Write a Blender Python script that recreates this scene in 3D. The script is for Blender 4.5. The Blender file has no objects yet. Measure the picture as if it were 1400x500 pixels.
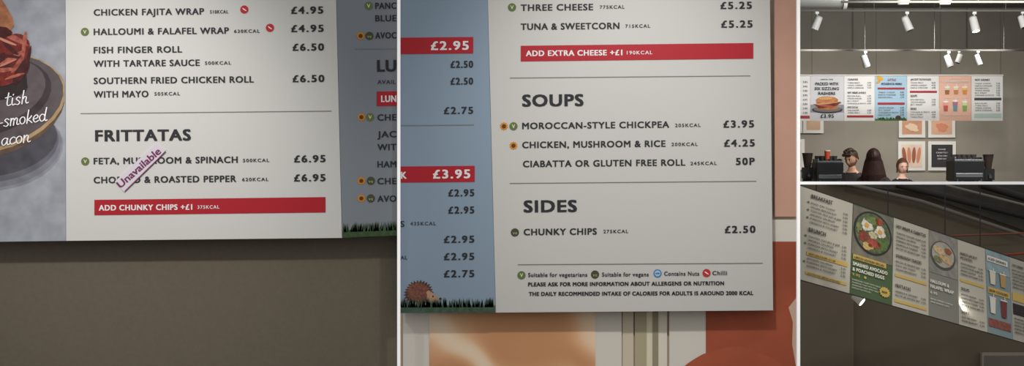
import bpy, bmesh, math, random
from mathutils import Vector, Matrix, Euler
random.seed(7)
DEBUG=None
FPX=2800.0; CZ=2.0; F3=0.65
scene=bpy.context.scene
scene.view_settings.view_transform='Standard'
scene.view_settings.look='None'

# ---------------------------------------------------------------- helpers
def W(x,y,d):
    return Vector(((x-700)/FPX*d, d, CZ-(y-250)/FPX*d))
def lin(c):
    c=c/255.0
    return c/12.92 if c<=0.04045 else ((c+0.055)/1.055)**2.4
MC={}
def mat(rgb,rough=0.6,noise=0.0,scale=8.0,metal=0.0,emis=0.0,bump=0.0,name=None):
    key=(tuple(rgb),rough,noise,scale,metal,emis,bump)
    if key in MC: return MC[key]
    m=bpy.data.materials.new(name or ("paint_%d_%d_%d"%tuple(rgb)))
    m.use_nodes=True
    nt=m.node_tree; b=nt.nodes['Principled BSDF']
    col=tuple(lin(c) for c in rgb)+(1,)
    b.inputs['Base Color'].default_value=col
    b.inputs['Roughness'].default_value=rough
    b.inputs['Metallic'].default_value=metal
    b.inputs['Specular IOR Level'].default_value=0.25
    if emis>0:
        b.inputs['Emission Color'].default_value=col
        b.inputs['Emission Strength'].default_value=emis
    if noise>0 or bump>0:
        tc=nt.nodes.new('ShaderNodeTexCoord'); n=nt.nodes.new('ShaderNodeTexNoise')
        n.inputs['Scale'].default_value=scale; n.inputs['Detail'].default_value=6
        nt.links.new(tc.outputs['Object'],n.inputs['Vector'])
        if noise>0:
            r=nt.nodes.new('ShaderNodeValToRGB')
            r.color_ramp.elements[0].position=0.3; r.color_ramp.elements[1].position=0.7
            r.color_ramp.elements[0].color=tuple(max(0,c*(1-noise)) for c in col[:3])+(1,)
            r.color_ramp.elements[1].color=tuple(min(1,c*(1+noise)) for c in col[:3])+(1,)
            nt.links.new(n.outputs['Fac'],r.inputs['Fac'])
            nt.links.new(r.outputs['Color'],b.inputs['Base Color'])
        if bump>0:
            bp=nt.nodes.new('ShaderNodeBump'); bp.inputs['Strength'].default_value=bump
            nt.links.new(n.outputs['Fac'],bp.inputs['Height']); nt.links.new(bp.outputs['Normal'],b.inputs['Normal'])
    MC[key]=m
    return m
def marble(name,cols,scale=3.0,dist=6.0,rough=0.5):
    m=bpy.data.materials.new(name); m.use_nodes=True
    nt=m.node_tree; b=nt.nodes['Principled BSDF']; b.inputs['Roughness'].default_value=rough
    tc=nt.nodes.new('ShaderNodeTexCoord'); w=nt.nodes.new('ShaderNodeTexWave'); r=nt.nodes.new('ShaderNodeValToRGB')
    w.inputs['Scale'].default_value=scale; w.inputs['Distortion'].default_value=dist
    w.bands_direction='DIAGONAL'
    w.inputs['Detail'].default_value=1; w.inputs['Detail Scale'].default_value=2.2
    e=r.color_ramp.elements
    while len(e)<len(cols): e.new(0.5)
    for i,c in enumerate(cols):
        e[i].position=i/(len(cols)-1); e[i].color=tuple(lin(k) for k in c)+(1,)
    nt.links.new(tc.outputs['Object'],w.inputs['Vector']); nt.links.new(w.outputs['Fac'],r.inputs['Fac'])
    nt.links.new(r.outputs['Color'],b.inputs['Base Color'])
    return m

class Mesh:
    def __init__(s,name): s.name=name; s.v=[]; s.f=[]; s.fm=[]; s.m=[]; s.sm=[]
    def mi(s,m):
        if m not in s.m: s.m.append(m)
        return s.m.index(m)
    def add(s,vs,fs,m,smooth=False):
        o=len(s.v); s.v+= [tuple(v) for v in vs]; k=s.mi(m)
        for f in fs: s.f.append(tuple(i+o for i in f)); s.fm.append(k); s.sm.append(smooth)
    def box(s,a,b,m):
        x0,y0,z0=a; x1,y1,z1=b
        vs=[(x0,y0,z0),(x1,y0,z0),(x1,y1,z0),(x0,y1,z0),(x0,y0,z1),(x1,y0,z1),(x1,y1,z1),(x0,y1,z1)]
        s.add(vs,[(0,3,2,1),(4,5,6,7),(0,1,5,4),(1,2,6,5),(2,3,7,6),(3,0,4,7)],m)
    def cyl(s,a,b,r0,m,r1=None,n=20,cap=True):
        a=Vector(a); b=Vector(b); r1=r0 if r1 is None else r1
        z=(b-a).normalized(); x=z.orthogonal().normalized(); y=z.cross(x)
        vs=[];fs=[]
        for i in range(n):
            t=2*math.pi*i/n; q=x*math.cos(t)+y*math.sin(t)
            vs.append(a+q*r0); vs.append(b+q*r1)
        for i in range(n):
            j=(i+1)%n; fs.append((2*i,2*j,2*j+1,2*i+1))
        s.add(vs,fs,m,True)
        if cap:
            s.add([vs[2*i] for i in range(n)],[tuple(range(n))[::-1]],m)
            s.add([vs[2*i+1] for i in range(n)],[tuple(range(n))],m)
    def ball(s,c,r,m,n=16,fn=None):
        c=Vector(c); r=r if hasattr(r,'__len__') else (r,r,r)
        vs=[];fs=[]; k=n//2+1
        for i in range(k+1):
            ph=math.pi*i/k
            for j in range(n):
                t=2*math.pi*j/n
                u=Vector((math.sin(ph)*math.cos(t),math.sin(ph)*math.sin(t),math.cos(ph)))
                if fn: u=fn(u)
                vs.append(c+Vector((u.x*r[0],u.y*r[1],u.z*r[2])))
        for i in range(k):
            for j in range(n):
                q=(j+1)%n; fs.append((i*n+j,(i+1)*n+j,(i+1)*n+q,i*n+q))
        s.add(vs,fs,m,True)
    def build(s,parent=None,bevel=0):
        me=bpy.data.meshes.new(s.name); me.from_pydata(s.v,[],s.f)
        for m in s.m: me.materials.append(m)
        me.polygons.foreach_set('material_index',s.fm); me.polygons.foreach_set('use_smooth',s.sm)
        me.update()
        o=bpy.data.objects.new(s.name,me); scene.collection.objects.link(o)
        if parent: o.parent=parent
        if bevel:
            b=o.modifiers.new('bevel','BEVEL'); b.width=bevel; b.segments=2; b.limit_method='ANGLE'
        return o
def empty(name,loc=(0,0,0)):
    o=bpy.data.objects.new(name,None); scene.collection.objects.link(o); o.location=loc; return o

# surfaces -------------------------------------------------
class Flat:
    def __init__(s,d): s.d=d
    def P(s,x,y,l=0): return W(x,y,s.d-l)
class Slant:
    """real tilted board plane; layout u 0..304, v 0..120"""
    def __init__(s,tl,tr,br,bl,d0):
        s.q=[tl,tr,br,bl]
        R=[Vector(((p[0]-700)/FPX,1,-(p[1]-250)/FPX)) for p in s.q]
        A=Matrix((( R[1].x,-R[2].x,R[3].x),(R[1].y,-R[2].y,R[3].y),(R[1].z,-R[2].z,R[3].z)))
        sol=A.inverted()@(R[0]*d0)
        s.c=[R[0]*d0,R[1]*sol[0],R[2]*sol[1],R[3]*sol[2]]
        s.n=(s.c[1]-s.c[0]).cross(s.c[3]-s.c[0]).normalized()
        if s.n.dot(s.c[0])>0: s.n=-s.n
        print('slant depths',[round(v.y,2) for v in s.c])
    def P(s,u,v,l=0):
        a=u/304.0; b=v/120.0
        t=[s.q[0][i]+(s.q[1][i]-s.q[0][i])*a for i in (0,1)]
        o=[s.q[3][i]+(s.q[2][i]-s.q[3][i])*a for i in (0,1)]
        x=t[0]+(o[0]-t[0])*b; y=t[1]+(o[1]-t[1])*b
        r=Vector(((x-700)/FPX,1,-(y-250)/FPX))
        k=(s.c[0]+s.n*l).dot(s.n)/r.dot(s.n)
        p=r*k
        return Vector((p.x,p.y,p.z+CZ))

TC={}
def tmesh(sx,shear,space):
    key=(sx,shear,space)
    if key in TC: return TC[key]
    cu=bpy.data.curves.new('t','FONT'); cu.body=sx; cu.shear=shear
    cu.space_character=space; cu.resolution_u=3; cu.fill_mode='FRONT'
    o=bpy.data.objects.new('t',cu); scene.collection.objects.link(o)
    bpy.context.view_layer.update()
    me=bpy.data.meshes.new_from_object(o.evaluated_get(bpy.context.evaluated_depsgraph_get()))
    vs=[(v.co.x,v.co.y) for v in me.vertices]; fs=[tuple(p.vertices) for p in me.polygons]
    bpy.data.objects.remove(o); bpy.data.curves.remove(cu); bpy.data.meshes.remove(me)
    xs=[v[0] for v in vs]; r=(vs,fs,min(xs),max(xs)); TC[key]=r
    return r
_h=tmesh('H',0.0,1)
CAP=max(v[1] for v in _h[0])
def text(ob,S,s,x0,yc,x1,cap,m,slope=-0.010,bold=0.018,shear=0.0,space=1.12,lift=0.004):
    """yc = vertical centre of capitals at left end"""
    vs,fs,a,b=tmesh(s,shear,space)
    ln=math.hypot(1,slope); ux,uy=1/ln,slope/ln; nx,ny=uy,-ux
    yb=yc+cap/2; L=(x1-x0)*ln
    w=bold*.9*cap/CAP
    offs=[(0,0)] if bold<=.012 else ([(-w,0),(w,0)] if cap<4 else [(-w,-w*.5),(w,-w*.5),(w,w*.5),(-w,w*.5)])
    for k,(dx,dy) in enumerate(offs):
        out=[]
        for (x,y) in vs:
            t=(x-a)/(b-a)*(L-2*w)+w+dx; h=y/CAP*(cap-w)+dy+w*.5
            out.append(S.P(x0+ux*t+nx*h, yb+uy*t+ny*h, lift+k*.00015))
        ob.add(out,fs,m)
def clip(pts,x0,y0,x1,y1):
    def cl(p,f,inter):
        o=[]
        for i in range(len(p)):
            a=p[i-1]; b=p[i]
            if f(b):
                if not f(a): o.append(inter(a,b))
                o.append(b)
            elif f(a): o.append(inter(a,b))
        return o
    def ix(v): return lambda a,b:(v,a[1]+(b[1]-a[1])*(v-a[0])/(b[0]-a[0]))
    def iy(v): return lambda a,b:(a[0]+(b[0]-a[0])*(v-a[1])/(b[1]-a[1]),v)
    for f,i in ((lambda q:q[0]>=x0,ix(x0)),(lambda q:q[0]<=x1,ix(x1)),(lambda q:q[1]>=y0,iy(y0)),(lambda q:q[1]<=y1,iy(y1))):
        if pts: pts=cl(pts,f,i)
    return pts
def poly(ob,S,pts,m,lift=0.002,c=None):
    if c: pts=clip(pts,*c)
    if len(pts)<3: return
    ob.add([S.P(x,y,lift) for x,y in pts],[tuple(range(len(pts)))],m)
def rect(ob,S,x0,y0,x1,y1,m,lift=0.002,slope=0.0):
    s=slope*(x1-x0)
    poly(ob,S,[(x0,y0),(x1,y0+s),(x1,y1+s),(x0,y1)],m,lift)
def blob(cx,cy,rx,ry,rot=0,wob=0.0,n=28,seed=0,spike=0.0):
    r=random.Random(seed); ph=[r.uniform(0,6.28) for _ in range(3)]
    o=[]
    for i in range(n):
        t=2*math.pi*i/n
        k=1+wob*(math.sin(3*t+ph[0])+.7*math.sin(5*t+ph[1])+.5*math.sin(8*t+ph[2]))/2
        if spike: k*=1+(spike if i%2 else 0)
        x=rx*k*math.cos(t); y=ry*k*math.sin(t)
        o.append((cx+x*math.cos(rot)-y*math.sin(rot),cy+x*math.sin(rot)+y*math.cos(rot)))
    return o
def slab(ob,S,pts,m,th):
    n=len(pts); f=[S.P(x,y,0) for x,y in pts]; b=[S.P(x,y,-th) for x,y in pts]
    ob.add(f+b,[tuple(range(n)),tuple(range(2*n-1,n-1,-1))]+[(i,n+i,n+(i+1)%n,(i+1)%n) for i in range(n)],m)
def grass(ob,S,x0,x1,yb,h,m,n,seed,slope=0.0,lift=0.005):
    r=random.Random(seed)
    rect(ob,S,x0,yb-h*0.55,x1,yb,m,lift,slope)
    for i in range(n):
        x=r.uniform(x0+2,x1-2); k=r.uniform(.6,1.15)*h; dx=r.uniform(-3,3); y=yb-h*.4+slope*(x-x0)
        poly(ob,S,[(x-1.1,y),(x+1.1,y),(x+max(-2,min(2,dx)),y-k*.7)],m,lift+0.0005)
# brush handwriting --------------------------------------
_O=[(.3,1),(.08,.8),(.02,.45),(.2,.02),(.45,.1),(.58,.5),(.48,.9),(.28,1)]
GL={'t':([[(.34,1.8),(.24,.9),(.2,.25),(.36,0),(.6,.15)],[(-.02,1.15),(.3,1.22),(.62,1.25)]],.62),
 'i':([[(.14,1),(.1,.3),(.2,0),(.4,.12)],[(.2,1.42),(.22,1.52)]],.42),
 's':([[(.56,.86),(.34,1.05),(.12,.82),(.34,.52),(.5,.25),(.3,-.02),(.0,.12)]],.68),
 'h':([[(.22,1.85),(.12,.9),(.06,0)],[(.08,.5),(.3,.95),(.5,.85),(.46,.3),(.56,0),(.74,.1)]],.76),
 'm':([[(.1,1),(.05,0)],[(.07,.5),(.28,.98),(.42,.8),(.38,0)],[(.4,.5),(.62,.98),(.78,.8),(.74,.2),(.84,0),(1.0,.1)]],1.04),
 'o':([_O],.72),
 'k':([[(.22,1.85),(.12,.9),(.06,0)],[(.54,.98),(.3,.6),(.12,.48),(.36,.3),(.6,0)]],.72),
 'e':([[(.06,.46),(.4,.55),(.52,.8),(.34,1.02),(.1,.8),(.04,.35),(.26,0),(.6,.2)]],.68),
 'd':([_O,[(.74,1.85),(.62,.9),(.6,.2),(.7,0),(.84,.1)]],.86),
 'a':([[(.56,.86),(.32,1.0),(.06,.7),(.04,.25),(.22,0),(.46,.3),(.6,.95),(.56,.3),(.66,0),(.82,.12)]],.82),
 'c':([[(.56,.82),(.36,1.0),(.08,.72),(.04,.3),(.24,0),(.6,.2)]],.64),
 'n':([[(.1,1),(.05,0)],[(.07,.5),(.32,.98),(.5,.84),(.46,.25),(.56,0),(.74,.1)]],.78),
 '-':([[(.05,.5),(.3,.53),(.5,.56)]],.62)}
def script(ob,S,s,x0,yb,x1,xh,m,slope,lift=.01,wd=.17,lean=.22):
    tot=sum(GL[c][1] for c in s)-.1; k=(x1-x0)/tot; pos=0
    ln=math.hypot(1,slope); ux,uy=1/ln,slope/ln; nx,ny=uy,-ux
    def M(gx,gy):
        a=(gx+lean*gy*.6)*k; h=gy*xh
        return (x0+ux*a+nx*h, yb+uy*a+ny*h)
    q=0
    for ci,c in enumerate(s):
        for stp in GL[c][0]:
            P_=[M(pos+x,y) for x,y in stp]; pts=[]
            for i in range(len(P_)-1):
                p0=P_[max(0,i-1)];p1=P_[i];p2=P_[i+1];p3=P_[min(len(P_)-1,i+2)]
                for j in range(6):
                    t=j/6
                    pts.append(tuple(.5*(2*p1[a]+(p2[a]-p0[a])*t+(2*p0[a]-5*p1[a]+4*p2[a]-p3[a])*t*t+(3*p1[a]-p0[a]-3*p2[a]+p3[a])*t**3) for a in (0,1)))
            pts.append(P_[-1])
            n=len(pts)
            for i,p in enumerate(pts):
                a=pts[max(0,i-1)]; b=pts[min(n-1,i+1)]
                ang=math.atan2(b[1]-a[1],b[0]-a[0]); w=xh*wd*(.55+.45*abs(math.sin(ang)))*.5
                q+=1
                poly(ob,S,blob(p[0],p[1],w,w,0,0,8),m,lift+(q%7)*.00004)
                if i<n-1:
                    c_=pts[i+1]; dx,dy=c_[0]-p[0],c_[1]-p[1]; l=math.hypot(dx,dy) or 1; ex_,ey_=-dy/l*w,dx/l*w
                    poly(ob,S,[(p[0]+ex_,p[1]+ey_),(c_[0]+ex_,c_[1]+ey_),(c_[0]-ex_,c_[1]-ey_),(p[0]-ex_,p[1]-ey_)],m,lift+.0003+(q%7)*.00004)
        pos+=GL[c][1]

# colours
INK=mat((44,44,48),name='print_ink'); INK2=mat((60,60,64),name='print_ink_soft')
WHT=mat((225,222,222),name='print_white'); RED=mat((168,30,42),rough=.45,name='print_red')
GRN=mat((96,112,62),name='icon_green'); DGR=mat((70,72,54),name='icon_dark_green'); ORG=mat((200,130,36),name='icon_orange')
LINE=mat((120,120,118),name='rule_line'); CHI=mat((184,46,52),name='icon_chilli'); BLU=mat((60,120,180),name='icon_blue')

def icon(ob,S,x,y,kind,r=5.6):
    if kind=='v':
        poly(ob,S,blob(x,y,r,r),GRN,.003)
        text(ob,S,'V',x-r*.4,y,x+r*.4,r*.9,mat((215,220,190)),lift=.005)
    elif kind=='g':
        poly(ob,S,blob(x,y,r,r),DGR,.003)
        text(ob,S,'ve',x-r*.55,y+r*.1,x+r*.55,r*.8,mat((150,165,110)),lift=.005)
    elif kind=='o':
        poly(ob,S,blob(x,y,r*.8,r*.8,n=20,spike=.3),ORG,.003)
        poly(ob,S,blob(x,y,r*.5,r*.5),mat((90,56,20)),.005)
    elif kind=='c':
        poly(ob,S,blob(x,y,r,r),CHI,.003)
        poly(ob,S,[(x-3,y-2),(x-1.5,y-2),(x+3,y+1.3),(x+2.6,y+2.2),(x-1,y+.4)],mat((240,220,215)),.005)
    elif kind=='b':
        poly(ob,S,blob(x,y,r,r),BLU,.003); poly(ob,S,blob(x,y,r*.72,r*.72),mat((170,190,205)),.004)
        rect(ob,S,x-r*.5,y-1,x+r*.5,y+1,BLU,.005)
def row(ob,S,s,x0,x1,yc,kc=None,k0=0,k1=0,price=None,p0=0,p1=0,py=0,icons=(),cap=8.8,m=None):
    m=m or INK
    text(ob,S,s,x0,yc,x1,cap,m,bold=.034)
    if kc: text(ob,S,kc,k0,yc-.8,k1,4.6,INK2,bold=.03,space=1.25)
    if price: text(ob,S,price,p0,py,p1,9.8,m,bold=.045,space=1.25)
    for k,ix,iy in icons: icon(ob,S,ix,iy,k)

# ---------------------------------------------------------------- room shell
DB=14.07; DWL=14.24
S=Flat(DB)
trim_glow=mat((255,255,255),rough=.5,emis=0.25,name='trim_white_glow')  # white dividers between the views, given a faint self-glow; not lamps
t=Mesh('trim_1'); a=W(543,-60,14.0); b=W(547,502,14.0); t.box((a.x,14.0,0),(b.x,14.05,3.4),trim_glow); t.build()
t=Mesh('trim_2'); a=W(1090,0,14.0); b=W(1094,0,14.0); t.box((a.x,14.0,0),(b.x,14.05,3.4),trim_glow); t.build()
t=Mesh('trim_3'); a=W(1094,248,14.0); b=W(1460,252,14.0); t.box((a.x,14.0,b.z),(b.x,14.05,a.z),trim_glow); t.build()

wallL=mat((104,96,83),rough=.85,noise=.05,scale=40,bump=.05,name='wall_greige')
w=Mesh('wall_front_left'); a=W(-60,0,DWL); b=W(545,0,DWL)
w.box((a.x,DWL,0),(b.x,DWL+.1,3.4),wallL); w.build()
wallM=mat((186,168,150),rough=.8,noise=.04,scale=20,name='wall_cream')
w=Mesh('wall_front_middle'); a=W(545,0,DWL); b=W(1091,0,DWL)
w.box((a.x+.001,DWL,0),(b.x,DWL+.1,3.4),wallM); w.build()

# ---------------------------------------------------------------- PANEL 1 boards
slate=mat((150,153,161),noise=.16,scale=9,rough=.7,name='poster_slate_photo')
o=Mesh('food_poster_board')
slab(o,S,[(-60,-60),(89,-60),(90,329),(-60,331)],slate,.08)
C=(-55,-60,88,329)
poly(o,S,blob(-5,204,92,56,-.12),mat((132,132,142),noise=.2,scale=9),.0006,C)
poly(o,S,blob(-5,202,90,54,-.12),mat((118,118,128),noise=.2,scale=9),.0008,C)
poly(o,S,blob(-5,198,86,50,-.14),mat((96,95,104),noise=.2,scale=9),.0010,C)
poly(o,S,blob(-5,194,84,46,-.15),mat((72,70,78),noise=.25,scale=9),.0012,C)
poly(o,S,blob(-22,146,113,70,-.22),mat((92,74,60),noise=.25,scale=14),.002,C)
poly(o,S,blob(-22,142,114,67,-.22),mat((164,136,100),noise=.2,scale=14),.0025,C)
poly(o,S,blob(-22,140,110.5,63.5,-.22),mat((84,75,78),noise=.2,scale=12),.003,C)
poly(o,S,blob(-24,133,96,53,-.22),mat((60,50,54),noise=.3,scale=12),.0035,C)
poly(o,S,blob(-26,128,90,48,-.22),mat((90,80,84),noise=.2,scale=12),.004,C)
poly(o,S,blob(-6,112,46,26,-.1,.1),mat((46,36,36),noise=.3,scale=12),.0043,C)
poly(o,S,[(-50,-50),(-10,-20),(8,8),(17,24),(19,36),(12,44),(-8,46),(-50,50)],mat((160,104,72),noise=.35,scale=18),.0045,C)
bac=mat((112,38,32),noise=.5,scale=24,rough=.35); bac2=mat((158,84,70),noise=.45,scale=28); bac3=mat((68,26,25),noise=.35,scale=26)
for (cx,cy,rx,ry,ro,m,sd,l) in [(10,60,30,16,.45,bac,1,.005),(2,90,36,16,-.35,bac3,2,.0053),(24,70,17,24,.2,bac,8,.0056),(6,105,22,12,-.2,bac,3,.006),(16,50,24,4,.5,bac2,4,.0066),(18,78,20,3,-.5,bac2,5,.007),(2,96,18,3,-.1,bac2,6,.0073),(2,44,14,8,.1,bac3,7,.0076),(29,97,8,20,.5,bac3,9,.0062),(33,62,3,20,.1,bac2,10,.0078),(14,66,14,3,.7,bac3,12,.0079),(24,88,3,14,.6,bac2,13,.008),(6,76,22,2.4,.1,bac3,14,.0081),(20,104,14,2,-.3,bac2,15,.0082),(38,80,2.4,18,.25,bac3,16,.0083),(8,56,16,1.8,.4,mat((196,134,112)),17,.0084),(10,86,14,1.6,-.4,mat((188,120,102)),18,.0085)]:
    poly(o,S,blob(cx,cy,rx,ry,ro,.10,40,sd),m,l,C)
hw=mat((242,240,241),name='handwriting_white')
script(o,S,'tish',7,145,38,9.5,hw,-.14,.0105)
script(o,S,'-smoked',-3,174,64,9.5,hw,-.14,.0105)
script(o,S,'acon',2,199,41,9.5,hw,-.14,.0105)
o.build()

o=Mesh('menu_board')
slab(o,S,[(89.4,-60),(458,-60),(467.5,325),(90.4,329)],mat((203,202,198),rough=.4,name='board_white'),.08)
L=lambda *a,**k: row(o,S,*a,**k)
L('CHICKEN FAJITA WRAP',128,279,17,'510KCAL',287,312,'£4.95',398,442,14,[('c',334,13)])
L('HALLOUMI & FALAFEL WRAP',128,313,43.5,'630KCAL',320,355,'£4.95',398,442.5,39,[('v',116,43.5),('c',369,38)])
L('FISH FINGER ROLL',128,249,68.5,None,0,0,'£6.50',400,443,64.5)
L('WITH TARTARE SAUCE',128,273,87,'500KCAL',280,316)
L('SOUTHERN FRIED CHICKEN ROLL',128,347,110.5,None,0,0,'£6.50',400,443.5,107.5)
L('WITH MAYO',128,203,129,'505KCAL',211,246)
rect(o,S,110,154.6,453,155.7,LINE,.003,-.010)
text(o,S,'FRITTATAS',130,185.5,261,15.5,INK,bold=.045)
L('FETA, MUSHROOM & SPINACH',128,325,220,'500KCAL',332,368,'£6.95',402,445,217,[('v',116.5,220.5)])
L('CHORIZO & ROASTED PEPPER',128,323,246,'620KCAL',331,367,'£6.95',402,445,243)
rect(o,S,129,273,445,294,RED,.003,-.012)
text(o,S,'ADD CHUNKY CHIPS +£1',135,284,263,7.6,WHT,bold=.04,lift=.005)
text(o,S,'375KCAL',270,283,300,4.6,WHT,lift=.005,space=1.2)
mb=o.build()
o=Mesh('unavailable_sticker')
slab(o,Flat(DB-.0062),[(157,248),(213,196),(227,205),(170,263)],mat((208,201,210),rough=.3,name='sticker_paper'),.0062)
sl=-.88
text(o,S,'Unavailable',165,252.5,221,10,mat((112,44,88),name='sticker_ink'),sl,.03,0,1.0,.008)
poly(o,S,[(170,261),(226,206.5),(227,207.5),(171,262)],mat((112,44,88)),.008)
o.build(mb)

o=Mesh('menu_board')
slab(o,S,[(458.4,-60),(545,-60),(545,321),(468,325)],mat((124,131,139),rough=.45,name='board_blue_falloff'),.08)  # light falloff over the blue board is put into this even colour
for s,y,ic in [('PANC',8,[('v',504,8)]),('BLUE',25,[]),('AVOC',48.5,[('o',493,49),('g',505,49)]),
             ('CHE',160.5,[('o',494,160),('v',506,160)]),('JAC',183.5,[]),('WIT',201,[]),('HAM',224.5,[]),('CHE',247.5,[('o',494,247),('g',507,247)]),('AVO',271.5,[('o',494,271),('g',507,271)])]:
    n=len(s); x0=513 if y<60 else 516
    text(o,S,s,x0,y,x0+(29 if n==4 else 26),8.6,INK,bold=.03)
    for k,ix,iy in ic: icon(o,S,ix,iy,k)
rect(o,S,485,66.6,545,67.6,LINE,.003,-.01)
text(o,S,'LU',515.5,90,542,16,INK,bold=.045)
text(o,S,'AVAIL',516,112,541,5.6,INK2)
rect(o,S,515,125,545,145,RED,.003,-.01); text(o,S,'LUN',521,135,542,9,WHT,bold=.04,lift=.005)
grass(o,S,468.3,545,324.4,18,mat((56,78,48),noise=.3,scale=30,name='grass_print'),90,3,-.035)
o.build()

# ---------------------------------------------------------------- PANEL 2 boards
o=Mesh('menu_board')
slab(o,S,[(545.3,-60),(665,-60),(677.6,427),(545.3,428)],mat((132,150,167),rough=.45,name='board_blue'),.08)
rect(o,S,545.4,51.5,647,74,RED,.003,-.01); text(o,S,'£2.95',589,62.5,641,12,WHT,bold=.04,space=1.2,lift=.005)
for y in (88,111): text(o,S,'£2.50',616,y,647,9.4,INK,bold=.04,space=1.2)
text(o,S,'£2.75',607,151,647,9.6,INK,bold=.04,space=1.25)
rect(o,S,545.4,171,648,172.2,LINE,.003,-.01)
rect(o,S,545.4,227.5,649,249.5,RED,.003,-.01)
text(o,S,'K',548,239.5,556,9.5,WHT,bold=.04,lift=.005); text(o,S,'£3.95',592,238,643,12,WHT,bold=.04,space=1.2,lift=.005)
for y,s in ((263.5,'£2.95'),(287,'£2.95'),(327,'£2.95'),(350.5,'£2.95'),(374,'£2.75')):
    text(o,S,s,613 if y<300 else 607,y,648.5,9.6,INK,bold=.04,space=1.25)
text(o,S,'S',547.5,306,553,8,INK); text(o,S,'435KCAL',561,305.5,596,4.8,INK2,space=1.25)
text(o,S,'AL',547.5,352,557,5,INK2)
gm=mat((62,84,66),noise=.3,scale=30,name='grass_print_dark')
hb=mat((84,54,46),noise=.4,scale=60,name='hedgehog_spines'); hf=mat((176,138,110),name='hedgehog_face')
poly(o,S,blob(573,401,17,15,0,.05,56,2,.24),hb,.0035)
poly(o,S,blob(572,399,13,11,0,.05,44,3,.3),mat((118,74,60),noise=.4,scale=70),.004)
poly(o,S,[(584,400),(590,399),(596,404),(602,408),(598,411),(590,414),(583,413)],hf,.0045)
poly(o,S,blob(602,408,1.8,1.6),INK,.005); poly(o,S,blob(592,405,1.2,1.2),INK,.005); poly(o,S,blob(586,400,3,3),hf,.005)
poly(o,S,blob(566,415,4,2.4),hf,.005); poly(o,S,blob(584,416,4,2.2),hf,.005)
grass(o,S,545.5,677,427.2,18,gm,190,5,-.002,.0055)
o.build()

o=Mesh('menu_board')
slab(o,S,[(665.4,-60),(1052,-60),(1057,424),(678,427)],mat((194,193,188),rough=.4,name='board_white_2'),.08)
L=lambda *a,**k: row(o,S,*a,**k)
L('THREE CHEESE',712,811,10.5,'775KCAL',820,854,'£5.25',985,1028,7.5,[('v',700,10)])
L('TUNA & SWEETCORN',712,847,36.5,'715KCAL',855,889,'£5.25',986,1029,33)
rect(o,S,712,62.5,1030,84,RED,.003,-.012)
text(o,S,'ADD EXTRA CHEESE +£1',719,73,851,7.6,WHT,bold=.04,lift=.005); text(o,S,'190KCAL',857,72,892,4.8,WHT,lift=.005,space=1.2)
rect(o,S,697,106,1026,107.1,LINE,.003,-.009)
text(o,S,'SOUPS',714,137.5,798,16.5,INK,bold=.045)
L('MOROCCAN-STYLE CHICKPEA',714,915,172,'205KCAL',923,958,'£3.95',989,1031,169.5,[('o',689,172.5),('v',702,172.5)])
L('CHICKEN, MUSHROOM & RICE',714,910,198,'200KCAL',918,954,'£4.25',990,1032,195.5,[('o',702,199)])
L('CIABATTA OR GLUTEN FREE ROLL',715,937,224,'245KCAL',944,980,'50P',1006,1032,220.5)
rect(o,S,697,250,1034,251.1,LINE,.003,-.009)
text(o,S,'SIDES',716,282,789,16.5,INK,bold=.045)
L('CHUNKY CHIPS',716,816,317,'275KCAL',825,859,'£2.50',991,1033,313.5,[('g',704,317.5)])
rect(o,S,708,361,1043,362.1,LINE,.003,-.006)
icon(o,S,713,376,'v'); text(o,S,'Suitable for vegetarians',722,375.5,803,5.6,INK2,-.004,.03)
icon(o,S,813.5,375,'g'); text(o,S,'Suitable for vegans',823,375,887,5.6,INK2,-.004,.03)
icon(o,S,899,373.5,'b'); text(o,S,'Contains Nuts',908,373.8,956,5.6,INK2,-.004,.03)
icon(o,S,966,373,'c'); text(o,S,'Chilli',974,373,994,5.6,INK2,-.004,.03)
text(o,S,'PLEASE ASK FOR MORE INFORMATION ABOUT ALLERGENS OR NUTRITION',722,388.5,990,5.4,INK,-.006,.05)
text(o,S,'THE DAILY RECOMMENDED INTAKE OF CALORIES FOR ADULTS IS AROUND 2000 KCAL',723,401.5,1030,5.4,INK,-.004,.05)
o.build()

SW=Flat(DWL-.03)
frame=mat((216,210,200),rough=.5,name='picture_frame_white')
latte=marble('latte_art_print',[(198,142,98),(210,156,112),(222,176,134),(234,202,168),(238,214,186)],.7,5.5)
def pic(name,x0,y0,x1,y1,print_m,fw,extra=None):
    ob=Mesh(name); slab(ob,SW,[(x0,y0),(x1,y0),(x1,y1),(x0,y1)],frame,.029)
    if x1>1085: rect(ob,SW,x0+fw,y0+30,x1-1,y1-30,print_m,.003)
    else: rect(ob,SW,x0+fw,y0+fw,x1-fw,y1-fw,print_m,.003)
    if extra: extra(ob)
    ob.build()
pic('framed_picture',551,300,850,590,latte,36)
def ex(ob):
    poly(ob,SW,[(1090,405),(1078,420),(1084,440),(1083,470),(1088,500),(1090,500)],mat((206,176,156)),.005)
    poly(ob,SW,blob(1010,520,74,44,.2,.1),mat((166,84,57),noise=.12,scale=3),.005)
orp=mat((160,80,54),noise=.16,scale=2.5,rough=.5,name='terracotta_print')
pic('framed_picture',915,300,1090.5,590,orp,50,ex)
ob=Mesh('framed_picture'); slab(ob,SW,[(1059,-60),(1090.5,-60),(1090.5,296),(1059,296)],mat((200,156,136),noise=.06,scale=3),.02); ob.build()
ob=Mesh('frame_strips_shade')  # frame strips; the leftmost one paints a beige shadow as colour
for i,(u,v,c) in enumerate([(851,866,(206,194,172)),(868,884,(176,166,140)),(884,892,(222,214,188)),(892,900,(150,140,118)),(900,912,(224,216,200))]):
    p=W(u,0,DWL-.02); q=W(v,0,DWL-.02); ob.box((p.x,DWL-.02-.004*(i%2),0.05),(q.x,DWL-.001,3.3),mat(c))
ob.build()

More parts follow.
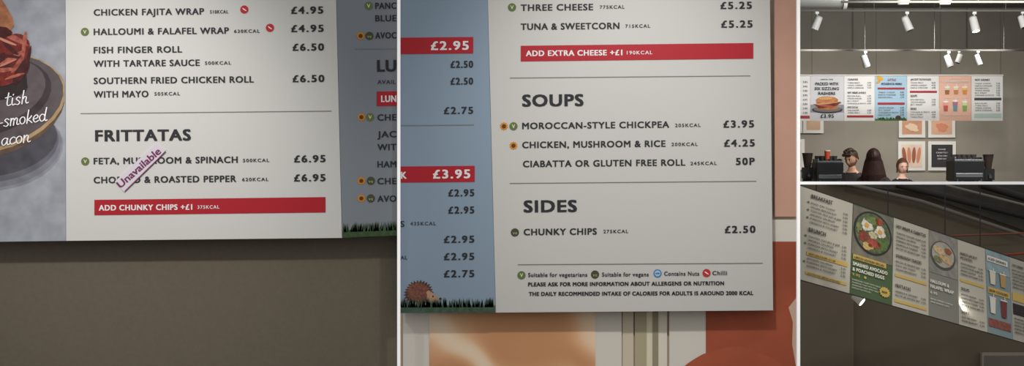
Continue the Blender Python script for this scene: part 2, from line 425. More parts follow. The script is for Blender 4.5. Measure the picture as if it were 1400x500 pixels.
# ---------------------------------------------------------------- PANEL 3 room
DW=38.0; CE=5.25; XL=1.78
w=Mesh('wall_back'); wb=mat((150,143,130),rough=.9,noise=.04,scale=3,name='wall_back_paint')
w.box((XL,DW,0),(11.6,DW+.2,CE),wb); w.build()
w=Mesh('wall_right'); w.box((11.4,19,0),(11.6,DW,CE),wb); w.build()
w=Mesh('wall_left'); w.box((XL-.15,19.8,0),(XL,DW,CE),wb); w.build()
w=Mesh('ceiling'); w.box((XL-.15,22,CE),(11.6,DW+.2,CE+.15),mat((112,110,103),rough=.9,noise=.1,scale=4,name='ceiling_concrete')); w.build()
w=Mesh('floor'); w.box((-6,-3,-.1),(11.6,21,0),mat((110,104,96),rough=.5,noise=.1,scale=3,name='floor_concrete')); w.build()
w=Mesh('floor_upper'); w.box((XL,21,F3-.2),(11.4,DW,F3),mat((120,112,102),rough=.5,noise=.1,scale=3)); w.build()
w=Mesh('trim_5'); a=W(0,66,DW-.1); w.box((XL,DW-.06,a.z),(11.4,DW-.001,CE-.01),mat((116,111,102),rough=.9,noise=.05,scale=3)); w.build()
w=Mesh('trim_6')
for x in (1166,1322):
    p=W(x,0,DW-.08); w.box((p.x-.012,DW-.085,CZ+2.5),(p.x+.012,DW-.061,CE-.02),mat((84,80,72)))
w.build()

wm=mat((186,186,184),rough=.4,name='fixture_white'); dk=mat((36,35,36),rough=.4,name='fixture_black'); gl=mat((255,250,235),emis=6,name='lamp_lens')
tg=mat((84,82,78),rough=.7,name='track_grey')
def track(name,y,d,x0,x1,m=tg):
    o=Mesh(name); a=W(x0,y,d); b=W(x1,y,d)
    o.box((a.x,d-.02,a.z-.010),(b.x,d+.02,a.z+.018),m)
    n=4
    for i in range(n):
        x=a.x+(b.x-a.x)*(i+.5)/n; o.cyl((x,d,a.z+.016),(x,d,CE),.005,mat((90,88,84)),n=8)
    return o.build(),a.z
_,z1=track('ceiling_track',15,30,1060,1420)
_,z2=track('ceiling_track',69,33.5,1040,1420)
_,z3=track('ceiling_track',3,27,1150,1450)
def spot(x,d,z,tilt,yaw=0,s=1.0,lens=False,parent=None):
    o=Mesh('track_spotlight'); p=W(x,0,d); px=p.x
    o.box((px-.03*s,d-.02,z-.05*s),(px+.03*s,d+.02,z-.0105),wm)
    o.cyl((px,d,z-.05*s),(px,d,z-.12*s),.012*s,wm,n=10)
    c=Vector((px,d,z-.2*s)); dr=Vector((math.sin(yaw)*math.sin(tilt),math.cos(yaw)*math.sin(tilt)*-1,-math.cos(tilt)))
    o.cyl(c-dr*.10*s,c+dr*.12*s,.062*s,wm,r1=.07*s,n=24)
    o.cyl(c-dr*.12*s,c-dr*.10*s,.05*s,mat((150,150,148)),r1=.062*s,n=24)
    o.cyl(c+dr*.115*s,c+dr*.123*s,.055*s,gl if lens else mat((60,60,60)),n=24)
    return o.build(),c,dr
spot(1117,30,z1,.4,-1.9,.85); spot(1240,30,z1,.4,1.2,.92); spot(1332,30,z1,.3,.6,.95,True); spot(1398,30,z1,.4,.6,.8)
spot(1183,33.5,z2,.35,1.9,.85); spot(1297,33.5,z2,.35,1.2,.85); spot(1337,33.5,z2,.35,1.4,.75); spot(1311,33.5,z2,.35,-1.2,.65)
o=Mesh('ventilation_duct'); a=W(1040,2,28); b=W(1152,2,28)
o.cyl((a.x,28,a.z+.04),(b.x,28,a.z+.04),.13,mat((150,152,150),rough=.3,metal=.4),n=28); o.cyl((b.x,28,a.z+.04),(b.x+.05,28,a.z+.04),.15,mat((170,170,168)),n=28)
o.cyl((a.x+.5,28,a.z+.1),(a.x+.5,28,CE),.01,dk,n=8); o.build()
for x in (1235,1292):
    o=Mesh('smoke_detector'); p=W(x,6,27.2)
    o.cyl((p.x,27.2,p.z),(p.x,27.2,p.z+.05),.07,wm,r1=.09); o.cyl((p.x,27.2,p.z+.05),(p.x,27.2,CE),.012,wm,n=8); o.build()

DM=36.0; S3=Flat(DM)
e3=empty('hanging_menu_board',W(1230,135,DM))
o=Mesh('panels')
def seg(x0,x1,c,th=.07): slab(o,S3,[(x0,104),(x1,104),(x1,165),(x0,165)],mat(c,rough=.5),th)
cols=[(1040,1107.6,(232,230,228)),(1108,1153.8,(212,212,214)),(1154.2,1195.8,(234,232,228)),(1196.2,1239.8,(170,202,222)),(1240.2,1283.8,(232,230,226)),(1284.2,1327.8,(232,184,160)),(1328.2,1371,(228,228,224))]
for a in cols: seg(*a)
T3=lambda s,x0,y,x1,c,m=INK,b=.03: text(o,S3,s,x0,y,x1,c,m,0,b,lift=.03)
R3=lambda x0,y0,x1,y1,m: rect(o,S3,x0,y0,x1,y1,m,.012)
GT=mat((110,110,110))
R3(1094,158,1107,162,RED)
for y in range(112,155,6): T3('2.95',1098,y,1104,2.4)
T3('PACKED WITH',1115,114.5,1146,4); T3('SIX SIZZLING',1114,121,1147,4); T3('RASHERS',1119,127.5,1142,4); T3('LIMITED TIME',1122,108.5,1139,1.8)
rect(o,S3,1108.2,143,1153.6,153.5,mat((150,152,158),noise=.2,scale=8),.008)
poly(o,S3,blob(1131,150,21,5),mat((64,60,66)),.012); poly(o,S3,blob(1131,149,19,4),mat((120,114,116)),.016)
poly(o,S3,blob(1131,146.5,15,4,0,.05),mat((184,124,74),noise=.3,scale=20),.02); poly(o,S3,blob(1131,142.5,17,4.5,-.1,.2,30,3),mat((112,42,32),noise=.5,scale=24),.024)
poly(o,S3,blob(1128,144.5,14,1.4,.15,.2,30,6),mat((176,88,66)),.025)
poly(o,S3,blob(1130,141,16,1.3,-.1,.2,30,4),mat((206,150,112)),.026)
poly(o,S3,[(1117,140),(1116,136),(1120,133),(1125,131.9),(1131,131.5),(1137,132),(1142,133),(1146,136),(1145,139),(1138,140.2),(1131,140.5),(1124,140.4)],mat((190,126,74),noise=.3,scale=14),.028)
poly(o,S3,blob(1129,134.3,9,1.8,-.05),mat((214,160,108)),.029)
T3('£3.95',1122,158.5,1140,5)
WORDS=['TUNA MELT','THREE CHEESE','HAM & CHEDDAR','BACON ROLL','VEGAN NDUJA','BLT WRAP','CHICKEN & PESTO','HALLOUMI']
PR=['4.95','3.50','5.25','2.95','6.50','4.25']
wi=[0]
def lines(x0,x1,y0,y1,st):
    y=y0
    while y<y1:
        s_=WORDS[wi[0]%8]; T3(s_,x0,y,x0+(x1-x0)*(.14+.042*len(s_)),1.8,GT)
        T3(PR[wi[0]%6],x1-5,y,x1,2,INK2)
        y+=st; wi[0]+=1
T3('TOASTIES',1159,108.5,1173,2.6); lines(1159,1191,113,123,3.4); T3('HOT WRAPS & ROLLS',1159,126.5,1184,2.6); lines(1159,1191,131,143,3.4)
T3('FRITTATAS',1159,146.5,1173,2.6); lines(1159,1191,150.5,155,3.4); R3(1158,157.5,1194,160.5,RED)
T3('LITTLE',1214,109,1225,3.2,RED); T3('HEDGEHOG MENU',1205,114.5,1233,3,INK)
R3(1200,119.5,1237,122.3,RED); lines(1201,1236,126,136,3.4); R3(1200,140,1237,143,RED); lines(1201,1236,147,157,3.3)
poly(o,S3,blob(1203,107,5,2.6,.3),mat((225,170,40)),.014); poly(o,S3,blob(1201,112,3,1.7,-.6),mat((235,150,40)),.014)
grass(o,S3,1196.4,1239.6,165,5,mat((70,120,60)),40,9,0,.014)
poly(o,S3,blob(1228,160.5,3.4,2.6,0,0,30,1,.2),mat((90,55,40)),.02)
T3('JACKET POTATOES',1245,108.5,1273,2.6); lines(1245,1279,113,122,3.4); R3(1244,124,1281,126.8,RED)
T3('SOUPS',1245,131,1254,3); lines(1245,1279,136,145,3.4); T3('SIDES',1245,148.5,1253,3); lines(1245,1279,153,162,3.4)
T3('TRY OUR NEW',1298,107.6,1314,2,WHT); T3('REFRESHING ICED DRINKS',1288,111.5,1324,2.8,WHT)
def cup(x,y,h,c1,c2):
    poly(o,S3,[(x-3.6,y-h),(x+3.6,y-h),(x+2.6,y),(x-2.6,y)],mat(c1),.014); poly(o,S3,[(x-3.5,y-h*.95),(x+3.5,y-h*.95),(x+3.2,y-h*.6),(x-3.2,y-h*.6)],mat(c2),.018)
    poly(o,S3,blob(x,y-h,4,1.2),mat((240,235,228)),.02); rect(o,S3,x+.6,y-h-4,x+1.2,y-h,mat((245,245,245)),.021)
for x,y,h,a,b in [(1295,129,10,(160,104,66),(226,204,176)),(1307,129,10,(194,134,80),(236,210,170)),(1319,129,10,(218,142,66),(238,190,110)),(1293,152,13,(196,92,82),(234,166,152)),(1306,152,14,(110,150,158),(180,112,130)),(1319,152,13,(130,170,96),(210,220,160))]: cup(x,y,h,a,b)
for x in (1290,1303,1315): T3('ICED LATTE',x,133.5,x+9,1.6,WHT); T3('COOLER 2.95',x,157,x+10,1.6,WHT)
T3('HOT DRINKS',1333,109,1353,2.8); lines(1333,1367,114,131,3.2); R3(1332,133.5,1369,137,mat((70,74,76))); lines(1333,1367,141,152,3.2); R3(1332,155,1369,161,mat((186,206,200)))
ob=o.build(e3); ob.matrix_parent_inverse=Matrix.Translation(-e3.location)
o=Mesh('frame_and_wires')
a=W(1040,103.4,DM-.01); b=W(1371.6,102.4,DM-.01); o.box((a.x,DM-.02,a.z),(b.x,DM+.08,b.z+.005),mat((235,235,232)))
for x in (1110,1198,1286,1368):
    p=W(x,103,DM+.02); o.cyl((p.x,DM+.02,p.z),(p.x,DM+.02,CE),.004,mat((70,68,64)),n=6)
ob=o.build(e3); ob.matrix_parent_inverse=Matrix.Translation(-e3.location)

SP=Flat(DW-.04)
def wp(x0,y0,x1,y1,pc,fn=None):
    ob=Mesh('wall_poster'); slab(ob,SP,[(x0,y0),(x1,y0),(x1,y1),(x0,y1)],mat((228,224,216)),.035)
    rect(ob,SP,x0+4.5,y0+4.5,x1-4.5,y1-4.5,mat(pc,noise=.12,scale=4),.006)
    if fn: fn(ob)
    ob.build()
wp(1229,148,1265,188,(206,152,120),lambda ob:poly(ob,SP,blob(1247,174,9,5,.3,.2,30,2),mat((232,204,174)),.012))
wp(1269,148,1306,188,(216,170,140),lambda ob:poly(ob,SP,blob(1288,174,8,6,.3,.2,30,5),mat((214,140,110)),.012))
def f3(ob):
    for i,x in enumerate((1236.5,1243,1249.5,1256)): 
        poly(ob,SP,blob(x,212,2.6,11,.1*(i-1.5)),mat((206,136,104) if i%2 else (160,92,68)),.012)
wp(1228,193,1265,233,(226,202,180),f3)
def f4(ob):
    for s_,y,a,b in (('HAND',204,1283,1293),('CRAFTED',208.5,1280,1296),('WITH CARE',213,1281,1295),('EVERY DAY',217,1282,1294)): text(ob,SP,s_,a,y,b,2,WHT,0,lift=.03)
wp(1269,193,1307,233,(58,56,56),f4)
wp(1098,130,1126,182,(208,174,142)); wp(1060,130,1097,182,(224,214,204)); wp(1060,190,1100,232,(214,190,168))

o=Mesh('service_counter'); o.box((3.2,25.2,F3),(7.6,26.0,F3+.96),mat((120,96,72),noise=.15,scale=6)); o.box((3.15,25.15,F3+.96),(7.65,26.05,F3+1.0),mat((190,186,180),rough=.3)); o.build(bevel=.006)
CT=F3+1.0
st=mat((120,122,124),rough=.25,metal=.8,name='steel'); blk=mat((34,34,36),rough=.3,name='machine_black')
def machine(name,x0,x1,ytop,d):
    e=empty(name,(0,0,0)); a=W(x0,ytop,d); b=W(x1,ytop,d); z=a.z; xa,xb=a.x,b.x; dd=.24
    e.location=((xa+xb)/2,d,CT)
    o=Mesh('body')
    o.box((xa,d-dd,CT+.05),(xb,d+dd,CT+.12),blk); o.box((xa+.02,d-dd*.1,CT+.1),(xb-.02,d+dd,z-.2),blk)
    o.box((xa,d-dd,z-.28),(xb,d+dd,z-.04),blk); o.box((xa+.02,d-dd-.006,z-.24),(xb-.02,d-dd+.004,z-.19),st)
    o.box((xa+.01,d-dd+.02,z-.04),(xb-.01,d+dd-.02,z-.02),st)
    for s_ in (xa+.01,xb-.03): o.box((s_,d-dd+.02,z-.02),(s_+.02,d+dd-.02,z+.01),st)
    for q in ((xa+.03,d-dd+.03),(xb-.03,d-dd+.03),(xa+.03,d+dd-.03),(xb-.03,d+dd-.03)): o.cyl((q[0],q[1],CT),(q[0],q[1],CT+.06),.02,st,n=10)
    w_=xb-xa
    for f in (.28,.72):
        x=xa+w_*f; o.cyl((x,d-dd+.08,z-.36),(x,d-dd+.08,z-.28),.035,st); o.cyl((x,d-dd+.08,z-.34),(x,d-dd-.1,z-.36),.013,blk,n=10)
    for x in (xa+.04,xb-.04): o.cyl((x,d-dd,z-.26),(x,d-dd-.02,z-.45),.007,st,n=8)
    ob=o.build(e,bevel=.008); ob.matrix_parent_inverse=Matrix.Translation(-e.location)
    o=Mesh('cups')
    for i in range(5):
        x=xa+w_*(i+.7)/6; o.cyl((x,d,z-.02),(x,d,z+.045),.025,mat((60,58,58)),r1=.034,n=14)
    ob=o.build(e); ob.matrix_parent_inverse=Matrix.Translation(-e.location)
machine('espresso_machine',1299,1340,216,25.6)
machine('espresso_machine',1113,1149,218,25.6)
def grinder(x,ytop,d,s=1.0):
    o=Mesh('coffee_grinder'); p=W(x,ytop,d); z=p.z
    o.box((p.x-.07*s,d-.1,CT),(p.x+.07*s,d+.1,CT+.05),blk); o.box((p.x-.05*s,d-.02,CT+.05),(p.x+.05*s,d+.09,z-.2),blk)
    o.box((p.x-.06*s,d-.09,z-.32),(p.x+.06*s,d+.09,z-.18),blk)
    o.cyl((p.x,d,z-.18),(p.x,d,z-.02),.04*s,mat((60,50,44),rough=.15),r1=.065*s); o.cyl((p.x,d,z-.02),(p.x,d,z),.068*s,blk); o.cyl((p.x,d-.09,z-.26),(p.x,d-.13,z-.28),.02,st,n=10); o.build()
grinder(1104,209,25.6); grinder(1351,211,25.6,1.0)
o=Mesh('paper_cup'); p=W(1130,211,25.5); zt=W(0,218,25.6).z+.002
o.cyl((p.x,25.44,zt),(p.x,25.44,zt+.1),.028,mat((200,80,50)),r1=.036); o.cyl((p.x,25.44,zt+.1),(p.x,25.44,zt+.112),.038,WHT); o.build()

# ---------------------------------------------------------------- people
def person(name,px,d,H,yaw,skinc,hairc,topc,hair='short',nod=0.0,beard=False,turn=0.0,bun=False):
    s=H/1.75; X=(px-700)/FPX*d
    e=empty(name,(X,d,F3)); e.rotation_euler=(0,0,yaw)
    V=[];E=[];R=[]
    def v(p,r,par=None):
        V.append((p[0]*s,p[1]*s,p[2]*s)); R.append(r*s)
        if par is not None: E.append((par,len(V)-1))
        return len(V)-1
    pel=v((0,0,.95),(.125)); sp=v((0,0,1.10),.115,pel); ch=v((0,0,1.28),.13,sp); up=v((0,.005,1.40),.10,ch); nk=v((0,0,1.49),.052,up); v((0,-.012,1.58),.05,nk)
    for q in (-1,1):
        a=v((.10*q,.005,1.40),.068,up); b=v((.175*q,.005,1.375),.06,a); c=v((.225*q,.02,1.11),.043,b); w_=v((.21*q,-.14,.96),.027,c); pm=v((.20*q,-.20,.93),.026,w_)
        for i in range(4):
            k1=v(((.20+(i-1.5)*.019)*q,-.245,.925),.010,pm); k2=v(((.20+(i-1.5)*.02)*q,-.275+.006*abs(i-1.3),.91),.009,k1); v(((.20+(i-1.5)*.02)*q,-.29+.008*abs(i-1.3),.885),.008,k2)
        k1=v((.165*q,-.20,.92),.010,pm); v((.15*q,-.235,.905),.009,k1)
        h=v((.09*q,0,.87),.092,pel); kn=v((.10*q,-.012,.49),.06,h); an=v((.10*q,.02,.09),.042,kn); v((.11*q,-.13,.045),.04,an)
    me=bpy.data.meshes.new('body'); me.from_pydata(V,E,[]); ob=bpy.data.objects.new('body',me); scene.collection.objects.link(ob)
    sk=ob.modifiers.new('skin','SKIN'); sk.use_smooth_shade=True
    for i,r in enumerate(R): me.skin_vertices[0].data[i].radius=(r*1.0,r*(.85 if i<4 else 1))
    me.skin_vertices[0].data[0].use_root=True
    sb=ob.modifiers.new('sub','SUBSURF'); sb.levels=2; sb.render_levels=2
    bpy.context.view_layer.update()
    m2=bpy.data.meshes.new_from_object(ob.evaluated_get(bpy.context.evaluated_depsgraph_get()))
    ob.modifiers.clear(); ob.data=m2; m2.materials.clear()
    SK=mat(skinc,rough=.5,name='skin'); TP=mat(topc,rough=.85,noise=.15,scale=20); PT=mat((40,42,52),rough=.9,noise=.1); SH=mat((28,26,26),rough=.5)
    for m in (SK,TP,PT,SH): m2.materials.append(m)
    for p in m2.polygons:
        c=p.center/s; p.use_smooth=True
        k=1
        if c.z>1.455 and abs(c.x)<.09: k=0
        elif abs(c.x)>.13 and c.y<-.10 and c.z>.8: k=0
        elif c.z<.09: k=3
        elif c.z<.93: k=2
        p.material_index=k
    zmin=min(v_.co.z for v_ in m2.vertices); 
    for v_ in m2.vertices:
        if v_.co.z<.09*s: v_.co.z-= zmin*(1-(v_.co.z-zmin)/(.09*s-zmin))
    ob.parent=e
    hd=empty('head',(0,-.012*s,1.60*s)); hd.parent=e; hd.rotation_euler=(nod,0,turn)
    o=Mesh('face'); hz=.045
    def hf_(u):
        x,y,z=u
        if z<0: x*=1-.28*(-z)**1.4; y*=1-.10*(-z)
        if y<0:
            g=lambda cx,cz,sx,sz: math.exp(-((abs(x)-cx)/sx)**2-((z-cz)/sz)**2)
            y-= .24*g(0,-.18,.14,.20)+.06*g(0,-.62,.3,.2)+.05*g(0,.30,.6,.1)
            y+= .09*g(.36,.05,.18,.13)+.03*g(0,-.42,.3,.05)
        return Vector((x,y,z))
    o.ball((0,0,hz*s),(.076*s,.094*s,.116*s),SK,48,hf_)
    for q in (-1,1):
        o.ball((.031*q*s,-.080*s,(hz+.006)*s),(.012*s,.008*s,.006*s),mat((205,196,190)),12)
        o.ball((.031*q*s,-.0868*s,(hz+.006)*s),(.006*s,.003*s,.006*s),mat((50,35,28)),10)
        o.ball((.033*q*s,-.087*s,(hz+.026)*s),(.018*s,.006*s,.004*s),mat(hairc),12)
        o.ball((.078*q*s,.008*s,(hz-.006)*s),(.008*s,.018*s,.028*s),SK,14)
    o.ball((0,-.088*s,(hz-.052)*s),(.022*s,.008*s,.0065*s),mat((165,96,86)),14)
    if beard:
        bm=mat(tuple(int(.5*a+.5*b) for a,b in zip(hairc,skinc)),noise=.2,scale=60)
        n0=len(o.f)
        o.ball((0,0,hz*s),(.078*s,.0965*s,.119*s),bm,48,hf_)
        kf=[];km=[];ks=[]
        for i,f in enumerate(o.f):
            if i>=n0:
                c=sum((Vector(o.v[j]) for j in f),Vector())/len(f); c=c/s
                lip=abs(c.x)<.025 and abs(c.z-(hz-.052))<.009
                if not(c.y<.01 and c.z-hz<-.036) or lip: continue
            kf.append(f);km.append(o.fm[i]);ks.append(o.sm[i])
        o.f=kf;o.fm=km;o.sm=ks
    o.build(hd)
    HM=mat(hairc,rough=.45,noise=.35,scale=45,bump=.4)
    o=Mesh('hair'); rr=random.Random(3)
    def hh(u):
        x,y,z=u
        wv=1+.025*math.sin(16*math.atan2(y,x)+3*z)+ (.05*math.sin(7*x+5*z+9*y) if hair=='messy' else 0)
        x*=wv;y*=wv
        if hair=='long' and z<.05:
            t=(.05-z); z=z-2.1*t; x*=1+.28*min(t,1)*(1-.3*t)+.15; y=y*.8+.12*t
            if u.z<-.93: x*=1.6
        elif z<-.25: z=-.25+(z+.25)*.5
        return Vector((x,y,z))
    o.ball((0,.010*s,(hz+.014)*s),(.088*s,.102*s,.122*s),HM,56,hh)
    kf=[];km=[];ks=[]
    for i,f in enumerate(o.f):
        c=sum((Vector(o.v[j]) for j in f),Vector())/len(f)/s
        c.z-=hz
        front=c.y<(-.012 if c.z<.03 else -.012-(c.z-.03)*1.1) and c.z<.088
        if front and not (hair=='messy' and c.z>.070): continue
        if hair!='long' and c.z<-.05 : continue
        kf.append(f);km.append(o.fm[i]);ks.append(o.sm[i])
    o.f=kf;o.fm=km;o.sm=ks
    if hair=='messy':
        for i in range(26):
            t=rr.uniform(0,6.28); q=rr.uniform(0,.9)
            o.ball((.07*math.cos(t)*q*s,(.08*math.sin(t)*q-.005)*s,(hz+.098+.028*(1-q*q))*s),(.026*s,.026*s,.018*s),HM,10)
        for i in range(5): o.ball(((-.05+.025*i)*s,-.085*s,(hz+.078)*s),(.018*s,.018*s,.022*s),HM,10)
    if bun:
        o.ball((0,.115*s,(hz+.05)*s),(.04*s,.035*s,.04*s),HM,16)
        for q in (-1,1):
            for k in range(3): o.cyl((.072*q*s,(-.02+.015*k)*s,(hz+.06)*s),(.084*q*s,(-.022+.012*k)*s,(hz-.09)*s),.013*s,HM,r1=.006*s,n=8)
    if hair=='long':
        for i in range(21):
            t=-1+2*i/20; x=.100*t
            mid=Vector((x*1.25*s,(.100-.05*t*t)*s,(hz-.19)*s))
            o.cyl((x*.85*s,(.085-.05*t*t)*s,(hz-.02)*s),mid,.022*s,HM,r1=.022*s,n=10)
            o.cyl(mid,(x*1.6*s+.012*math.sin(5*i)*s,(.105-.05*t*t)*s,(hz-.37-.04*rr.random())*s),.022*s,HM,r1=.005*s,n=10)
    o.build(hd)
    return e
person('man_barista',1165,27.0,1.78,math.radians(-25),(196,150,124),(60,44,36),(50,47,48),'messy',.35,True,-.3)
person('woman_customer',1194,24.0,1.73,math.radians(165),(196,156,134),(56,36,32),(60,52,50),'long',0,False,.15)
person('woman_barista',1233,30.0,1.69,math.radians(8),(214,172,150),(92,60,44),(34,33,36),'short',.22,False,.05,True)

# ---------------------------------------------------------------- PANEL 4
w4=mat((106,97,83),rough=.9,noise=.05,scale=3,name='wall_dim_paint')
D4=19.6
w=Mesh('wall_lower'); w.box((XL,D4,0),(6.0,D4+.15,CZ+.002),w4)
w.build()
p=W(1166,0,D4)
w=Mesh('trim_7'); w.box((XL,D4-.05,0),(p.x,D4-.001,CZ-.35),mat((114,104,90),rough=.9,noise=.05,scale=3)); w.build()
o=Mesh('ceiling_soffit')
slab(o,Flat(D4-.12),[(1130,250),(1410,250),(1410,318),(1250,262)],mat((70,67,62),rough=.9,noise=.2,scale=5),.1); o.build()
def bar(name,pts,d,r,m):
    o=Mesh(name)
    for i in range(len(pts)-1): o.cyl(W(*pts[i],d),W(*pts[i+1],d),r,m,n=14)
    o.build()
pm=mat((104,99,90),rough=.5); dkm=mat((42,40,38),rough=.6)
bar('ceiling_pipe',[(1160,251.5),(1260,275),(1400,322)],19.3,.018,pm)
bar('ceiling_beam',[(1225,252),(1420,300)],19.35,.03,dkm)
bar('ceiling_beam',[(1340,252),(1420,276)],19.35,.035,dkm)
bar('ceiling_pipe',[(1290,252),(1420,285)],19.25,.012,mat((116,112,104)))
bar('sprinkler_pipe',[(1318,351),(1420,345)],19.2,.012,mat((136,62,48)))
bar('sprinkler_pipe',[(1300,322),(1420,318)],19.2,.009,mat((118,70,56)))
S4=Slant((1096,254.6),(1400,358),(1406,469.7),(1088,380),15.4)
e4=empty('suspended_menu_board',S4.P(150,60,0))
o=Mesh('panels'); MI=mat((36,35,34),rough=.5)
def sl4(u0,u1,c,**k): slab(o,S4,[(u0,0),(u1,0),(u1,120),(u0,120)],mat(c,rough=.5,**k),.04)
cream=(184,178,163)
for a in [(-20,70,cream),(70.3,125.6,(72,92,58)),(125.9,173.6,cream),(173.9,213,(130,127,118)),(213.3,250.6,cream),(250.9,283.6,(126,142,146)),(283.9,318,(168,164,151))]: sl4(*a)
slab(o,S4,[(-20,-1.6),(318,-1.6),(318,0),(-20,0)],MI,.05); slab(o,S4,[(-20,120),(318,120),(318,121.6),(-20,121.6)],MI,.05)
K4=mat((62,58,52)); Y4=mat((196,166,88)); W4=mat((222,218,204)); LT=.004
def t4(s,u0,v,u1,cap,m=K4,b=.03,l=.012): text(o,S4,s,u0,v,u1,cap,m,0,b,lift=l)
def r4(u0,v0,u1,v1,m,l=.005): rect(o,S4,u0,v0,u1,v1,m,l)
def b4(*a,m=None,l=.006,**k): poly(o,S4,blob(*a,**k),m,l)
def rows4(u0,u1,v0,v1,stp=5.2,ic=False,two=0):
    names=['PORRIDGE WITH HONEY','GRANOLA & YOGHURT','BACON OR SAUSAGE BAP','EGGS ON TOAST','VEGAN BREAKFAST','TOASTED TEACAKE & JAM','SMOKED SALMON']
    v=v0;i=int(v0)%7
    while v<v1:
        s=names[i%7]; t4(s,u0,v,u0+(u1-u0)*(.4+.02*len(s)),2.4); t4('5.95',u1-6,v,u1,2.6,K4,.03)
        if ic and i%2: b4(u0-3.4,v,1.4,1.4,m=GRN)
        v+=stp;i+=1
t4('BREAKFAST',14,8,43,5.2); rows4(14,64,17,44,5,True)
t4('BRUNCH',13,52,36,5.4); rows4(13,64,61,80,5,True); r4(12,80.5,66,86,Y4); t4('ADD HALLOUMI +£1.50',15,83.2,50,2.6,l=.014)
rows4(13,64,90,104,4.8,True); r4(12,107,66,111,Y4); t4('GLUTEN FREE BREAD AVAILABLE',15,109,58,2.2,l=.014)
r4(71,1,125,66,mat((118,112,98),noise=.2,scale=10),.003)
b4(98,31,26,29,m=mat((44,48,50)),l=.006); b4(98,31,23.5,26.5,m=mat((92,100,68),noise=.5,scale=30),l=.008)
for cx,cy,rx,ry,c,sd in [(90,22,8,8,(206,200,184),1),(108,26,7,8,(214,206,188),2),(100,44,9,6,(164,74,56),3),(86,38,7,7,(130,62,48),4),(112,42,7,8,(86,112,58),5),(97,14,9,5,(106,128,66),6),(92,50,7,5,(196,166,100),7),(106,13,5,5,(160,70,52),9),(80,28,4,7,(120,130,80),11),(99,33,6,5,(190,178,140),12)]:
    b4(cx,cy,rx,ry,0,.2,24,sd,m=mat(c,noise=.4,scale=40),l=.010)
for cx,cy in ((90,22),(108,26)): b4(cx,cy,3,3,m=mat((214,160,70)),l=.013)
r4(73,66,117,72.5,Y4); t4('LIMITED EDITION SPECIAL',75,69.4,115,3,K4,l=.014)
t4('SMASHED AVOCADO',73,78.5,119,4.6,W4,.04); t4('& POACHED EGGS',73,86,115,4.6,W4,.04); t4('9.95',73,93,83,3.6,Y4,.03); b4(90,93,1.7,1.7,m=Y4)
for v,x in ((100,110),(103.6,106),(107.2,108),(110.8,98)): t4('SOURDOUGH TOAST WITH CHILLI',73,v,x,1.8,W4,.01)
b4(116,105,6,6,0,0,28,1,.25,m=Y4,l=.008); t4('NEW',112.5,105,119.5,3,K4,l=.014)
t4('HOT WRAPS & CIABATTAS',130,10,170,4.2); rows4(130,170,19,42,5.2); t4('SOURDOUGH TOASTIES',130,50,164,4); rows4(130,170,58,72,5.2)
r4(129,75,171,79,Y4,.005); t4('FRITTATAS',130,91,150,4.4); rows4(130,170,99,107,5); r4(129,110,171,114,Y4)
r4(174.2,.5,212.8,58,mat((136,132,124),noise=.25,scale=12),.003)
b4(193,30,17,20,m=mat((84,80,76)),l=.006); b4(193,29,15,17.5,m=mat((164,158,146),noise=.25,scale=20),l=.008)
for cx,cy,rx,ry,c,sd in [(188,24,9,5,(196,170,130),1),(197,34,9,5,(190,160,120),2),(186,37,6,4,(120,124,80),3),(200,22,5,4,(150,86,60),5)]: b4(cx,cy,rx,ry,.5,.15,24,sd,m=mat(c,noise=.3,scale=40),l=.011)
t4('HALLOUMI &',176,70,201,4.6,W4,.04); t4('FALAFEL WRAP',176,77.5,207,4.6,W4,.04); t4('6.95',176,86,185,3.4,W4,.03); t4('WITH SWEET CHILLI',176,95,205,1.8,W4); t4('AND MIXED LEAF',176,99,201,1.8,W4)
t4('BAKED JACKET',217,18,240,3.8); t4('POTATOES',217,24,233,3.8); rows4(217,247,32,50,5); r4(216,54,248,58,Y4); t4('SOUPS',217,68,228,4); rows4(217,247,76,96,5); t4('SIDES',217,101,227,3.6); rows4(217,247,108,116,5)
r4(251.2,.5,283.3,30,mat((136,154,158),noise=.2,scale=8),.003); r4(253,8,281,16,mat((216,212,200)),.008); t4('ICED DRINKS',255,12,279,3.4,l=.014)
def cup4(u,v,h,c):
    poly(o,S4,[(u-4,v-h),(u+4,v-h),(u+3,v),(u-3,v)],mat(c),.010); r4(u-4.4,v-h-1.5,u+4.4,v-h,W4,.012); r4(u+1,v-h-6,u+1.8,v-h-1.5,W4,.012)
cup4(260,48,18,(206,198,180)); cup4(274,48,18,(176,140,90)); r4(253,53,282,62,Y4); t4('NEW COOLERS',255,57.5,280,3.6,l=.014); cup4(259,90,22,(214,208,194)); cup4(274,92,24,(116,54,52))
r4(253,98,282,110,mat((134,78,68),noise=.4,scale=30)); 
t4('HOT DRINKS',288,10,303,3.6); rows4(287,316,17,45,5); r4(286,50,317,62,Y4); r4(286,66,317,82,mat((44,42,40))); rows4(287,316,88,110,5)
ob=o.build(e4); ob.matrix_parent_inverse=Matrix.Translation(-e4.location)
o=Mesh('suspension_wires')
for u in (20,118,196,244):
    p=S4.P(u,0,-.02); o.cyl(p,Vector((p.x,p.y,CZ+.0-.005)),.0045,MI,n=8)
ob=o.build(e4); ob.matrix_parent_inverse=Matrix.Translation(-e4.location)
o=Mesh('wall_spotlight'); c=W(1173,408,16.6); wl=mat((240,238,232),rough=.4,name='lamp_white')
o.cyl(c+Vector((-.036,0,.028)),c+Vector((.028,-.03,-.026)),.030,wl,r1=.036,n=24); o.cyl(c+Vector((.028,-.03,-.026)),c+Vector((.031,-.0315,-.0285)),.032,gl)
o.cyl(c+Vector((-.02,0,.024)),W(1166,401,16.7),.006,wl,n=8); o.cyl(W(1166,401,16.7),W(1164,392,16.75),.008,wl,n=8); o.build()
o=Mesh('window_1')
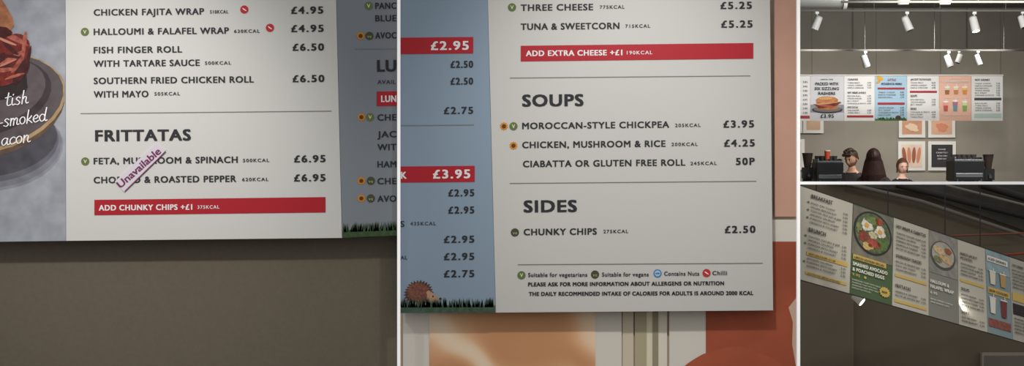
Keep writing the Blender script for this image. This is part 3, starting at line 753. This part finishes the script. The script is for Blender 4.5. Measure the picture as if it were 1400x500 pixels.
p=W(1342,482,D4-.06); q=W(1420,482,D4-.06); wf=mat((150,142,128))
o.box((p.x,D4-.08,.06),(q.x,D4-.001,p.z),wf); o.box((p.x+.02,D4-.085,.08),(q.x,D4-.07,p.z-.025),mat((112,106,98),rough=.2)); o.build()

# ---------------------------------------------------------------- lights
wd=bpy.data.worlds.new('world'); scene.world=wd; wd.use_nodes=True
wd.node_tree.nodes['Background'].inputs[0].default_value=(1,.99,.97,1); wd.node_tree.nodes['Background'].inputs[1].default_value=.6
def light(name,kind,loc,tgt,en,size=.3,col=(1,.98,.95),ang=60,blend=.8):
    l=bpy.data.lights.new(name,kind); l.energy=en; l.color=col
    if kind=='AREA': l.size=size
    else: l.shadow_soft_size=size
    if kind=='SPOT': l.spot_size=math.radians(ang); l.spot_blend=blend
    o=bpy.data.objects.new(name,l); scene.collection.objects.link(o); o.location=loc
    o.rotation_euler=(Vector(tgt)-Vector(loc)).to_track_quat('-Z','Y').to_euler()
light('fill_board_left','SPOT',(-3.0,11.0,4.4),(-2.6,14.1,2.0),430,.12,ang=54,blend=1)  # unseen fill spot, added above and in front to brighten the left boards
light('fill_board_middle','SPOT',(.9,11.0,4.4),(.8,14.1,2.1),370,.12,ang=58,blend=1)  # same kind of added fill for the middle boards, out of view
for x in (1120,1200,1280,1350):
    p=W(x,0,33.5); light('lamp_menu','SPOT',(p.x,33.0,4.4),(p.x,36,3.6),88,.06,ang=90)
light('fill_room','AREA',(6.3,27,5.15),(6.3,35,1),330,3)  # large added fill under the ceiling, brightens the dim room
light('fill_room_front','AREA',(6.0,22.6,4.9),(6.3,34,3),260,2)  # second added room fill, from the open front side
for x in (1130,1240,1350):
    p=W(x,0,36.5); light('fill_wall','SPOT',(p.x,36.3,3.9),(p.x,38,2.3),90 if x==1240 else 60,.2,ang=110)  # fill spots added behind the hanging board to lift the lower wall
light('fill_low','SPOT',(3.0,13.2,3.2),(3.1,16.4,1.5),130,.08,ang=50)  # added fill above and ahead of the slanted board, no fixture there
light('lamp_low_wall','SPOT',(3.6,16.5,1.0),(4.2,D4,.6),18,.05,ang=120)

cam=bpy.data.cameras.new('camera'); cam.lens=72; cam.sensor_width=36; cam.clip_end=200
co=bpy.data.objects.new('camera',cam); scene.collection.objects.link(co); co.location=(0,0,CZ); co.rotation_euler=(math.pi/2,0,0)
scene.camera=co
if DEBUG:
    k,cx,cy=DEBUG
    cam.lens=72*k; cam.shift_x=(cx-700)*k/1400; cam.shift_y=-(cy-250)*k/1400
